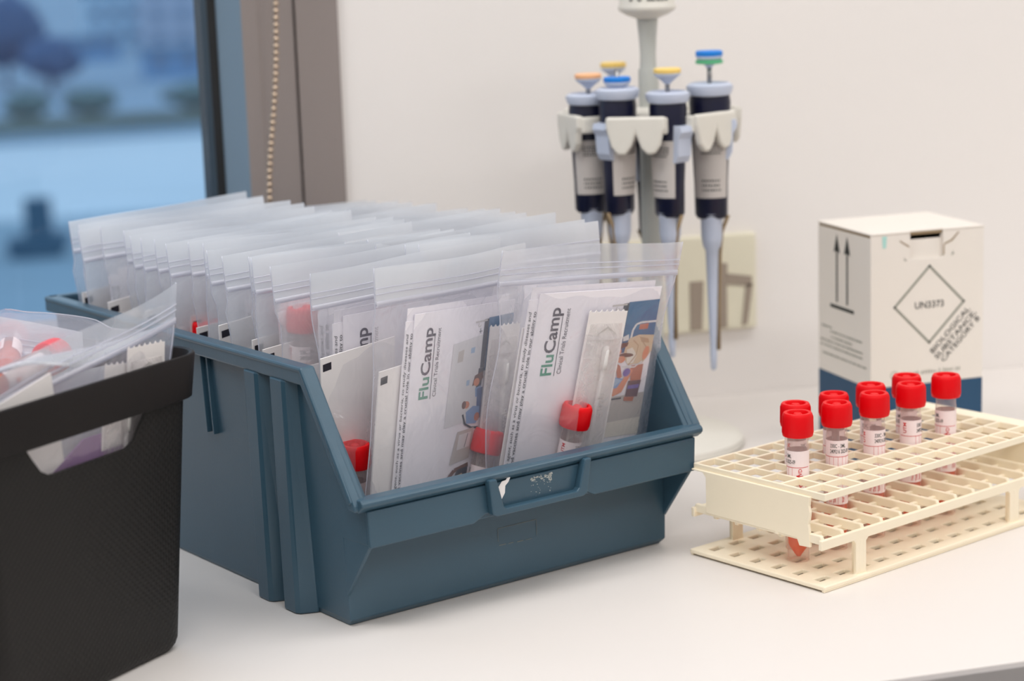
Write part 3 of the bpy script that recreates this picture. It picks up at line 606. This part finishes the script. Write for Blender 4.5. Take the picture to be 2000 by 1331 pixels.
# ------------------------------------------------------------------ contents: zip bags, leaflets, packets
BW, BH, ZIP = 152, 214, 192
def bag_mesh(seed, bumps=(), tf=6.5, tb=2.0, wav=1.0, nu=26, nv=30, slant=0, taper=0, mt=None, hs=1.0, lip=None):
    rg = random.Random(seed); ph = [rg.uniform(0, 6.28) for _ in range(8)]; off = Vector((seed * 3.7, 1.3, 0))
    def env(u, v):
        e_ = max(0, 1 - abs(u / 76) ** 3) ** .7; g_ = min(1, v / 18) if v < 100 else max(0, 1 - max(0, (v - 120)) / (ZIP - 120)) ** .8
        return e_ * max(0, g_)
    def pt(u, v, side):
        t = v / BH; zc = max(0, (v - ZIP) / (BH - ZIP)); e_ = env(u, v)
        drift = wav * (2.2 * math.sin(u * .035 + ph[0]) * math.sin(v * .018 + ph[1]) + (zc * 3.0 * math.sin(u * .045 + ph[2])))
        wr = wav * .9 * noise.noise(Vector((u * .04, v * .03, side * 2)) + off) * (1 if v < ZIP - 6 else .3) + wav * 1.0 * e_ * abs(noise.noise(Vector((u * .07 + v * .03, v * .015, side)) + off))
        y = drift + wr
        if side < 0:
            y -= .5 + tf * e_
            for (bu, bv0, bv1, bd) in bumps:
                q = max(0, 1 - ((u - bu) / 21) ** 2); r_ = min(1, max(0, (v - bv0 + 14) / 14)) * min(1, max(0, (bv1 + 30 - v) / 30)); y -= (bd - tf * e_) * q * r_ if bd > tf * e_ else 0
        else: y += .5 + tb * e_
        w_ = u * (1 - .045 * math.exp(-((v - ZIP + 38) / 26) ** 2)) + (2.2 * math.sin(v * .045 + ph[3]) if abs(u) > 70 and 10 < v < ZIP - 12 else 0) * (1 if u > 0 else -1)
        return (w_ * (1 - taper * max(0, 1 - t) ** 1.6), y, (v + slant * u * t) * hs)
    b = MB(); us = [-76 + 152 * i / nu for i in range(nu + 1)]; vs_ = [ZIP * j / (nv - 4) for j in range(nv - 3)] + [ZIP + (BH - ZIP) * k / 4 for k in (1, 2, 3, 4)]
    for side in (-1, 1):
        P = [pt(u, v, side) for v in vs_ for u in us]; W = nu + 1
        F = [(j * W + i, j * W + i + 1, (j + 1) * W + i + 1, (j + 1) * W + i) for j in range(len(vs_) - 1) for i in range(nu)]
        b.add(P, F, 0)
        for k in range(len(b.m) - len(F), len(b.m)):
            if (k - (len(b.m) - len(F))) // nu >= nv - 4: b.m[k] = 1
    me = b.mesh('film', [mt or M_film, lip or M_lip], True, recalc=False)
    z = MB(); za = []; 
    for (dz, hh, th) in ((0, 3.2, 1.4), (6, .7, .9), (9.5, .5, .8)):
        for i in range(nu):
            q = []
            for u in (us[i], us[i + 1]):
                yf = pt(u, ZIP + dz, -1)[1]; zc_ = pt(u, ZIP + dz, -1)[2]; u_ = pt(u, ZIP + dz, -1)[0]; q += [(u_, yf - th * .5, zc_ - hh / 2), (u_, yf - th * .5, zc_ + hh / 2), (u_, yf + th, zc_ + hh / 2), (u_, yf + th, zc_ - hh / 2)]
            z.add(q, [(0, 4, 5, 1), (1, 5, 6, 2), (2, 6, 7, 3), (3, 7, 4, 0)])
    ss = []
    for u in (-76, 76):
        s = MB(); s.tube([pt(u, v, 0) for v in vs_], .35, 4); ss.append(s.mesh('side_seam', M_zip, True))
    return me, z.mesh('zip_seal', M_zip, True), ss[0], ss[1]
BAGS = [bag_mesh(11 + i, mt=M_filmw) for i in range(4)]
TXT1 = 'ses with a challenge agent, such as a virus or bacteria, to study diseases and'
TXT2 = 'new treatments and vaccines and may play a crucial role in our ability to'
LW, LH = 104, 180
def leaflet_meshes(full):
    b = MB(); b.box(-52, 52, -.7, -.05, 2, LH); m1 = b.mesh('front_page', M_paper)
    b = MB(); b.box(-59.5, 40, .1, .7, 0, LH - 4); m2 = b.mesh('back_page', M_paper)
    b = MB(); b.box(-58, 47, .8, 1.2, 3, LH + 4); m3 = b.mesh('back_page', M_paper)
    b = MB()
    tx = text(TXT1, 3.7, shear=.2); k1 = 140 / max(p.x for p in tx[0]); put(b, tx, lambda x, y: (-56.2 - y * .95, -.15, 28 + x * k1), 0)
    tx = text(TXT2, 3.7, bold=.03); k2 = 138 / max(p.x for p in tx[0]); put(b, tx, lambda x, y: (-52.4 - y * .95, -.15, 30 + x * k2), 0)
    m4 = b.mesh('lettering', [M_black], recalc=False)
    b = MB()
    if full:
        yy = -.9; f = lambda a, c: (a, yy, c)
        tF = text('Flu', 13.2, bold=.25); tC = text('Camp', 13.2, bold=.25); wF = max(p.x for p in tF[0]) + .9; wC = max(p.x for p in tC[0]); k = 47.0 / (wF + wC)
        z0 = LH - 10 - 47
        put(b, tF, lambda x, y: f(-33.0 - y * .98, z0 + x * k), 1); put(b, tC, lambda x, y: f(-33.0 - y * .98, z0 + (x + wF) * k), 0)
        b.add([f(-30.6, z0), f(-30.1, z0), f(-30.1, z0 + 41), f(-30.6, z0 + 41)], [(0, 1, 2, 3)], 0)
        tR = text('Clinical Trials Recruitment', 5.0); wR = max(p.x for p in tR[0]); put(b, tR, lambda x, y: f(-24.8 - y, z0 + 1 + x * 45 / wR), 0)
        m5 = b.mesh('lettering', [M_slate, M_green], recalc=False)
    else:
        tC = text('Camp', 13.2, bold=.25); yy = -.9
        put(b, tC, lambda x, y: (-33.0 - y * .98, yy, LH - 44 + x * .9), 0); tR = text('Clinical Trials Recruitment', 5.0); put(b, tR, lambda x, y: (-24.8 - y, yy, LH - 54 + x * .65), 0)
        m5 = b.mesh('lettering', [M_slate, M_green], recalc=False)
    return m1, m2, m3, m4, m5
LF = leaflet_meshes(True)
PC = {k: mat('print_' + k, c, .6, .3, var=.05) for k, c in dict(blue=(36, 104, 150), dark=(34, 44, 58), white=(226, 226, 226), tan=(214, 190, 158), tan2=(186, 156, 122), hair=(104, 62, 44), skin=(222, 138, 98), skin2=(190, 108, 76), shirt=(232, 224, 212), sky=(120, 156, 204), lilac=(112, 96, 176), glove=(60, 96, 150), grey=(206, 200, 196), maroon=(98, 62, 68), pale=(198, 190, 184), lblue=(160, 186, 216), stone=(224, 222, 224)).items()}
PK = list(PC)
def photo_mesh(kind):
    """printed picture of the leaflet, drawn in crop pixels -> leaflet millimetres"""
    b = MB(); lay = [0]
    def X(px, py): return (16 + (px - 742) / 250 * 36, LH - 9 - (py - 300) / 850 * 96)
    def pg(c, *pts):
        lay[0] += .012; b.add([(X(*p)[0], -.86 - lay[0], X(*p)[1]) for p in pts], [list(range(len(pts)))], PK.index(c))
    def ln(c, wd, *pts):
        for (x0, y0), (x1, y1) in zip(pts, pts[1:]):
            d = math.hypot(x1 - x0, y1 - y0) or 1; nx_, ny_ = -(y1 - y0) / d * wd / 2, (x1 - x0) / d * wd / 2
            pg(c, (x0 + nx_, y0 + ny_), (x1 + nx_, y1 + ny_), (x1 - nx_, y1 - ny_), (x0 - nx_, y0 - ny_))
    def ov(c, x, y, rx, ry, rot_=0, n=14):
        ca, sa = math.cos(R(rot_)), math.sin(R(rot_)); pg(c, *[(x + rx * math.cos(t_) * ca - ry * math.sin(t_) * sa, y + rx * math.cos(t_) * sa + ry * math.sin(t_) * ca) for t_ in [2 * math.pi * i / n for i in range(n)]])
    pg('blue', (806, 305), (992, 298), (992, 620), (800, 620)); pg('dark', (776, 312), (808, 310), (798, 600), (762, 600))
    ln('grey', 10, (708, 322), (796, 318)); ln('grey', 5, (736, 330), (730, 345), (742, 352), (750, 340)); ln('dark', 4, (740, 380), (762, 378)); ln('dark', 4, (748, 362), (752, 392))
    if kind == 'lying':
        pg('pale', (740, 900), (992, 880), (992, 1060), (735, 1075)); pg('shirt', (735, 1060), (992, 1040), (992, 1150), (730, 1150)); pg('dark', (738, 930), (750, 930), (742, 1060), (734, 1060))
        ln('white', 12, (852, 530), (856, 480), (872, 446), (900, 436), (992, 434)); ln('white', 9, (918, 480), (930, 446)); pg('white', (800, 520), (835, 505), (840, 540), (806, 548)); pg('skin2', (893, 448), (948, 444), (945, 478), (892, 480))
        pg('tan', (828, 570), (845, 530), (900, 512), (992, 520), (992, 620), (950, 690), (860, 700), (820, 640)); pg('shirt', (838, 600), (870, 590), (905, 640), (890, 690), (850, 690)); pg('tan2', (905, 525), (960, 540), (970, 570), (920, 560)); ln('tan2', 6, (870, 545), (905, 580), (900, 640), (860, 700)); ln('tan2', 6, (930, 560), (960, 600), (945, 680))
        pg('hair', (762, 578), (806, 556), (842, 556), (835, 580), (800, 592), (765, 604)); ov('skin', 782, 610, 24, 24); pg('skin2', (760, 612), (782, 620), (780, 650), (758, 645)); ov('hair', 838, 635, 46, 13, 4); ov('skin', 812, 660, 24, 22)
        ov('skin', 958, 630, 18, 44, 8); pg('skin2', (880, 705), (955, 700), (955, 800), (890, 800)); ln('white', 8, (820, 705), (900, 715), (945, 680))
        pg('glove', (756, 648), (785, 640), (790, 690), (760, 690)); pg('skin2', (785, 680), (812, 700), (834, 770), (810, 788), (795, 740)); pg('sky', (745, 810), (790, 770), (850, 785), (842, 850), (800, 890), (742, 876)); pg('lblue', (750, 800), (792, 776), (838, 792), (790, 830))
        pg('skin', (752, 845), (812, 838), (880, 720), (896, 738), (846, 868), (800, 890), (752, 876)); ov('lilac', 858, 745, 22, 26, 20)
        pg('maroon', (878, 800), (958, 800), (948, 905), (874, 900)); pg('lilac', (880, 830), (950, 826), (946, 850), (880, 852)); pg('skin2', (866, 900), (930, 905), (925, 932), (868, 925)); ln('dark', 10, (738, 884), (790, 908), (850, 905))
    else:
        pg('stone', (560, 430), (770, 400), (765, 900), (540, 920)); pg('pale', (600, 480), (640, 470), (636, 540), (596, 545)); pg('lblue', (690, 470), (720, 466), (718, 500), (690, 502)); pg('lblue', (676, 660), (700, 658), (698, 690), (676, 692)); pg('dark', (760, 600), (800, 600), (786, 720), (748, 740))
        pg('hair', (735, 640), (790, 620), (800, 660), (770, 690), (720, 700)); ov('skin', 752, 680, 22, 24); pg('sky', (745, 715), (785, 705), (790, 760), (752, 770)); pg('glove', (760, 720), (800, 715), (800, 900), (770, 900))
        ov('skin', 690, 806, 24, 22, 30); ov('hair', 672, 804, 16, 24); pg('sky', (690, 850), (740, 820), (790, 830), (790, 900), (770, 930), (700, 920)); ov('skin2', 775, 890, 20, 26); ln('dark', 12, (668, 860), (690, 920), (740, 950), (790, 955))
        pg('pale', (640, 960), (760, 950), (740, 1130), (600, 1150)); pg('white', (655, 980), (745, 972), (735, 1060), (645, 1070)); ln('dark', 4, (720, 980), (700, 1060))
        ln('hair', 26, (590, 1240), (640, 1190), (740, 1170)); pg('dark', (660, 1190), (740, 1180), (735, 1230), (640, 1240)); pg('tan', (600, 1240), (700, 1215), (720, 1260), (600, 1280))
    return b.mesh('printed_photo', [PC[k] for k in PK], recalc=False)
PH = photo_mesh('lying'); PH2 = photo_mesh('family')
def zig(w_, h_, step=2.2, d=1.4):
    p = [(-w_ / 2, 0), (w_ / 2, 0), (w_ / 2, h_)]; n = int(w_ / step)
    for i in range(n): x_ = w_ / 2 - w_ * (i + .5) / n; p += [(x_, h_ + d * (1 if i % 2 else 0) - (0)), (w_ / 2 - w_ * (i + 1) / n, h_)]
    return p
b = MB(); b.prism(zig(33, 168), 'y', .2, .6); PO1 = b.mesh('paper_back', M_paper2)
b = MB(); nn = 10
for i in range(nn):
    f_ = lambda t: (-15 + 30 * t, -.4 - 3.4 * math.sin(math.pi * t) ** .8 if 0 < t < 1 else -.2)
    p, q = f_(i / nn), f_((i + 1) / nn); b.add([(p[0], p[1], 4), (q[0], q[1], 4), (q[0], q[1], 150), (p[0], p[1], 150)], [(0, 1, 2, 3)])
    b.add([(p[0], p[1], 150), (q[0], q[1], 150), (q[0] * .9, -.1, 160), (p[0] * .9, -.1, 160)], [(0, 1, 2, 3)])
PO2 = b.mesh('clear_front', M_film2, True)
b = MB(); b.tube([(2, -1.8, 8), (2, -1.8, 140)], 1.3, 8); b.lathe([(.01, 0), (2.2, 1), (2.6, 5), (2.4, 14), (1.2, 17), (.01, 17)], 12, M=Matrix.Translation((2, -1.8, 128)), cap=False); PO3 = b.mesh('swab', mat('swab_white', (240, 238, 236), .6), True)
b = MB()
for pts in ([(-8, 152), (0, 157), (8, 152), (8, 153.4), (0, 158.6), (-8, 153.4)], [(-8, 148), (8, 148), (8, 149), (-8, 149)], [(2, 139), (8, 139), (5, 143)]): b.add([(x_, -.6 - 1.2, z_) for x_, z_ in pts], [list(range(len(pts)))])
put(b, text('swab', 8), lambda x, y: (6 - y, -4.2, 96 + x)); PO4 = b.mesh('printed_mark', M_inkp, recalc=False)
b = MB(); b.prism([(-29, 0), (29, 0), (29, 148), (-29, 144)], 'y', -.5, .5); PP1 = b.mesh('packet_sheet', M_paper2)
b = MB(); b.add([(-27.5, -.6, 135.2), (-21, -.6, 136), (-21, -.6, 140.8), (-27.5, -.6, 140)], [(0, 1, 2, 3)]); PP2 = b.mesh('black_mark', M_black, recalc=False)
def place(M, dx, dy, dz, rot_=0, tip=0): return M @ T(dx, dy, dz) @ Matrix.Rotation(R(rot_), 4, 'Y') @ Matrix.Rotation(R(tip), 4, 'X')
def zip_bag(M, label, group, meshes): 
    t = thing('zip_bag', label, 'bag', M, group); obj('film', meshes[0], t); obj('zip_seal', meshes[1], t); obj('side_seam', meshes[2], t); obj('side_seam', meshes[3], t); return t
def leaflet(M, label, group, full=False, photo=None, text_=True):
    t = thing('leaflet', label, 'leaflet', M, group); obj('front_page', LF[0], t); k = obj('back_page', LF[1], t)
    if text_: obj('lettering', LF[3], k)
    if full: obj('lettering', LF[4], t); obj('back_page', LF[2], t)
    if photo: obj('printed_photo', photo, t)
    return t
def packet(M, label, group, mark=True):
    t = thing('paper_packet', label, 'packet', M, group); obj('packet_sheet', PP1, t)
    if mark: obj('black_mark', PP2, t, 'small black square printed by the corner')
    return t
def swab(M, label, group):
    t = thing('swab_pouch', label, 'pouch', M, group); obj('paper_back', PO1, t); obj('clear_front', PO2, t); obj('swab', PO3, t); obj('printed_mark', PO4, t); return t
def bagM(a, bb, z, yaw=0, tip=0, roll_=0):
    return BIN @ T(a, bb, z) @ Matrix.Rotation(R(yaw), 4, 'Z') @ Matrix.Rotation(R(tip), 4, 'X') @ Matrix.Rotation(R(roll_), 4, 'Y')
G1, G2, G3, G4, G5 = 'zip bags filed in the teal bin', 'leaflets inside the zip bags', 'white packets inside the zip bags', 'swab pouches inside the front bags', 'tubes inside the zip bags'
# the three bags at the open front
M1 = bagM(178, 31, 5, 0, 10.5, 4.9)
zip_bag(bagM(189, 31, 5, 0, 10.5, 1.0), 'foremost zip bag at the bin\'s open front, beside the low right corner', G1, bag_mesh(3, [(-19, 0, 108, 17)], tf=8, wav=.8, taper=.2, slant=-.066, lip=film('front_bag_lip', (248, 249, 255), .26, .6, .10, bs=25)))
leaflet(place(M1, 9, -1.2, 4), 'leaflet with teal and slate lettering and a bedside photo in foremost bag', G2, True, PH)
packet(place(M1, -24, 1.6, 16, 1), 'plain white packet peeking out beside the leaflet in the foremost bag', G3, False)
swab(place(M1, 10, -5.5, 2, 1.5), 'zigzag-topped swab pouch over the leaflet in the foremost bag', G4)
make_tube(place(M1, -8, -9.5, 9, 3), 'red capped tube standing in the foremost bag', G5, True, 30)
M2 = bagM(96, 46, 2, 16, 6, 2.0)
zip_bag(M2, 'zip bag at the open front, half overlapped by the foremost bag', G1, bag_mesh(5, [(24, 0, 92, 17)], tf=9, wav=.8))
leaflet(place(M2, 5, -1.2, 0, 2), 'leaflet with teal lettering and family photo in second front bag', G2, True, PH2)
packet(place(M2, -42, 1.6, 4, 1), 'white packet left of the lettered leaflet in the second front bag', G3)
swab(place(M2, 42, -5.0, -5, 3), 'zigzag-topped swab pouch in the second front bag', G4)
make_tube(place(M2, 9, -10, -1, 15), 'tilted red capped tube low in the second front bag', G5, True, 200)
M3 = bagM(90, 66, 3, 4, 5, -1.5)
zip_bag(M3, 'third zip bag from the front, its tube cap just above the lip', G1, bag_mesh(8, [(-58, 0, 105, 19)], tf=9, wav=.8))
leaflet(place(M3, -3, .5, 2, 1), 'leaflet ghosting through film in the third bag from the front', G2, True, PH)
packet(place(M3, -44, -4.2, 16, 0), 'white packet with black square in the third bag from the front', G3)
make_tube(place(M3, -55, -12, 3, 1), 'red capped tube upright in the third bag, by the bin\'s slanted edge', G5, True, 90)
ordn = ['first', 'second', 'third', 'fourth', 'fifth', 'sixth', 'seventh', 'eighth', 'ninth', 'tenth', 'eleventh', 'twelfth', 'thirteenth', 'fourteenth', 'fifteenth', 'sixteenth', 'seventeenth', 'eighteenth', 'nineteenth', 'twentieth']
rg = random.Random(21)
NL = 16
for k in range(NL):
    bb = 86 + 19.4 * k; top_z = 4 + 4 * rg.random() + (1 if k > 3 else 0)
    Mk = bagM(82 + rg.uniform(-2, 3), bb, top_z, rg.uniform(-2, 2), rg.uniform(2, 5), rg.uniform(-2.2, .3) - (1.2 if k > 9 else 0))
    wd_ = ordn[k]
    zip_bag(Mk, f'clear zip bag filed along the near side rim, {wd_} behind the front three', G1, BAGS[k % 4])
    leaflet(place(Mk, [12, 3, 13, 10][k % 4], -.6, 2, rg.uniform(-1.5, 1.5)), f'folded leaflet in the {wd_} bag along the near side rim', G2, full=k < 3)
    packet(place(Mk, -43 + rg.uniform(-3, 3), -3.2, [2, 12, 17, 6, 21][k % 5], rg.uniform(-3, 3)), f'white packet with black corner square in the {wd_} side-rim bag', G3)
    if k in (1, 7, 10, 14):
        if k == 1: make_tube(place(Mk, -50, -7, 80, 2), 'red capped tube cap up high in the second side-rim bag', G5, True)
        elif k == 7: make_tube(place(Mk, -55, -7, 58, 1), 'red capped tube in the eighth side-rim bag', G5, True)
        else: make_tube(place(Mk, -30, -7, 8, 1), f'red capped tube in the {wd_} side-rim bag', G5, True)
for k in range(17):
    bb = 62 + 18.9 * k
    Mk = bagM(172 + rg.uniform(-3, 2), bb, 5 - k * .55 + 3 * rg.random(), rg.uniform(-3, 3), rg.uniform(2, 5), rg.uniform(-2, 2))
    zip_bag(Mk, f'clear zip bag in the wall-side file, {ordn[k]} behind the foremost bag', G1, BAGS[(k + 2) % 4])
    leaflet(place(Mk, 8, -.6, 2, rg.uniform(-1.5, 1.5)), f'folded leaflet in the {ordn[k]} bag of the wall-side file', G2, text_=False)

# ------------------------------------------------------------------ charcoal basket with a cut-out handle
KB = spot(-199.5, 1178.0, 0, R(59.5))
bk = thing('charcoal_basket', 'charcoal woven-texture plastic basket with a cut-out handle, filled with bags', 'basket', KB)
def rrect(x0, x1, y0, y1, r, z, n=7):
    P = []
    for cx_, cy_, a_ in ((x1 - r, y0 + r, -90), (x1 - r, y1 - r, 0), (x0 + r, y1 - r, 90), (x0 + r, y0 + r, 180)):
        for i in range(n): t_ = R(a_ + 90 * i / (n - 1)); P.append((cx_ + r * math.cos(t_), cy_ + r * math.sin(t_), z))
    return P
def loft(rings, mt, name, close=True):
    b = MB(); n = len(rings[0]); vs = [p for r_ in rings for p in r_]; fs = []
    for k in range(len(rings) - 1):
        for i in range(n): fs.append((k * n + i, k * n + (i + 1) % n, (k + 1) * n + (i + 1) % n, (k + 1) * n + i))
    if close: fs += [list(range(n))[::-1], [(len(rings) - 1) * n + i for i in range(n)]]
    b.add(vs, fs); return b.mesh(name, mt, 'auto')
def shell(z, e): # outer size at height z, inset e
    t_ = z / 155; return (-161 - 13 * t_ + e, -3 + 14 * t_ - e, 0 - 6 * t_ + e, 262 + 8 * t_ - e)
def ring(z, e, r): x0, x1, y0, y1 = shell(z, e); return rrect(x0, x1, y0, y1, max(2, r - e * .5), z)
rings = [ring(0, 7, 14), ring(1.2, 3, 16), ring(4, 1, 16), ring(8, 0, 16)] + [ring(z, 0, 16) for z in (40, 80, 120, 156)] + [ring(z, 2.4, 15) for z in (156, 120, 80, 40, 8, 3)]
me = loft(rings, M_weave, 'basket_wall')
wall = obj('basket_wall', me, bk)
b = MB(); cxh = -81
b.prism([(cxh - 53.5, 157), (cxh - 46, 146), (cxh - 40, 138), (cxh - 33, 134.2), (cxh + 30, 134.2), (cxh + 37, 137), (cxh + 42, 144), (cxh + 47, 150), (cxh + 53.5, 157)], 'y', -30, 30); cut = obj('cutter', b.mesh('cutter', M_weave), bk)
mo = wall.modifiers.new('hole', 'BOOLEAN'); mo.object = cut; mo.operation = 'DIFFERENCE'; mo.solver = 'EXACT'
bpy.context.view_layer.update(); dg = bpy.context.evaluated_depsgraph_get(); nm = bpy.data.meshes.new_from_object(wall.evaluated_get(dg)); wall.modifiers.clear(); wall.data = nm; nm.name = 'basket_wall'
nm.set_sharp_from_angle(angle=R(38)); bpy.data.objects.remove(cut)
rr3 = [ring(154, -2.5, 17), ring(152.8, -3.5, 17), ring(153.6, -5, 18), ring(178, -6.2, 19), ring(179.2, -5.6, 19), ring(179.6, -4.4, 18), ring(179.0, -2.9, 18), ring(176, -2.2, 17), ring(158, -.8, 17), ring(156, .2, 16), ring(154.6, .0, 16)]
b_ = MB(); n = len(rr3[0]); vs = [p for r_ in rr3 for p in r_]; fs = [(k * n + i, k * n + (i + 1) % n, ((k + 1) % len(rr3)) * n + (i + 1) % n, ((k + 1) % len(rr3)) * n + i) for k in range(len(rr3)) for i in range(n)]
b_.add(vs, fs); obj('rim', b_.mesh('rim', M_char, 'auto'), bk, 'smooth raised rim band')
def inb(x, y, z, yaw=0, tip=0, roll_=0): return KB @ T(x, y, z) @ Matrix.Rotation(R(yaw), 4, 'Z') @ Matrix.Rotation(R(tip), 4, 'X') @ Matrix.Rotation(R(roll_), 4, 'Y')
GA = 'zip bags in the charcoal basket'
Mb = inb(-68, 15, 4, 0, 3.4, 0)
zip_bag(Mb, 'zip bag leaning at the near wall of the charcoal basket, its white seal slanting up', GA, bag_mesh(31, [], tf=6, wav=1.1, slant=.2, taper=.2, hs=.945, lip=film('clear_bag_lip', (240, 244, 250), .22, .6, .10, bs=25)))
swab(place(Mb, 38, -3.5, 17, 3), 'zigzag-topped swab pouch in the slanting bag of the charcoal basket', 'pouches in the charcoal basket')
swab(place(Mb, 12, -1.5, 10, 6), 'crumpled swab pouch beside another in the slanting basket bag', 'pouches in the charcoal basket')
packet(place(Mb, -36, -.5, 33, -9), 'white packet seen through the handle hole of the charcoal basket', 'packets in the charcoal basket')
M_purp = mat('purple_card', (150, 110, 160), .6, var=.2, vscale=30); M_or = mat('orange_card', (220, 160, 80), .6)
b = MB(); b.prism([(-30, 0), (34, 8), (30, 20), (0, 22), (-28, 10)], 'y', -.5, .5, 0); b.prism([(-34, -2), (-24, 0), (-24, 8), (-33, 6)], 'y', -.7, -.3, 1)
t = thing('purple_card', 'purple card with an orange end showing in the basket\'s handle hole', 'card', inb(-72, 6.5, 122, 0, 0, -3), me=b.mesh('purple_card', [M_purp, M_or]))
for k, (x, y, z, yw, tp, rl) in enumerate([(-86, 52, -8, 4, 4, 3), (-80, 88, -12, -3, 5, -3), (-84, 130, -16, 2, 4, 2), (-80, 180, -14, -4, 3, -2)]):
    Mq = inb(x, y, 3, yw, tp, rl)
    zip_bag(Mq @ Matrix.Scale(.80, 4, (0, 0, 1)), ['zip bag second from the near wall inside the charcoal basket', 'zip bag third from the near wall inside the charcoal basket', 'zip bag fourth from the near wall inside the charcoal basket', 'zip bag farthest from the near wall inside the basket'][k], GA, BAGS[k])
    packet(place(Mq, -20 + 14 * k, -2, 2), ['white packet in the second bag of the charcoal basket', 'white packet in the third bag of the charcoal basket', 'white packet in the fourth bag of the charcoal basket', 'white packet in the farthest bag of the charcoal basket'][k], 'packets in the charcoal basket')
def aim(x, y, z, dx, dy, dz): # tube lying: local +Z (towards the cap) along a direction in the basket frame
    q = Vector((dx, dy, dz)).to_track_quat('Z', 'Y').to_matrix().to_4x4(); return KB @ T(x, y, z) @ q
make_tube(aim(-140, 26, 180, .97, .22, .04), 'tube lying on the basket\'s pile with its body towards the near rim', 'loose tubes on the basket pile')
make_tube(aim(-76, 58, 180, .74, .66, .02), 'tube lying end on, its pale foot before its big red cap, deepest in the basket', 'loose tubes on the basket pile')
MC = KB @ T(-52.5, 124, 3) @ Matrix.Rotation(R(-38.7), 4, 'Z') @ Matrix.Rotation(R(2), 4, 'X')
zip_bag(MC, 'milky zip bag standing crosswise and tallest in the charcoal basket', GA, bag_mesh(44, [], tf=4, wav=1.5, slant=-.31, hs=.965, mt=film('frosted_bag_film', (232, 240, 252), .72, .95, .06)))
leaflet(place(MC, -12, 0, 4, 10), 'plain leaflet in the crosswise bag of the charcoal basket', 'leaflets in the charcoal basket', text_=False)
zip_bag(inb(-80, 122, 197, 3, 93, 0), 'zip bag lying flat over the loose tubes in the charcoal basket', GA, bag_mesh(52, [], tf=5, wav=1.6, hs=.55, mt=film('clearest_bag_film', (246, 240, 250), .05, .30, .05)))
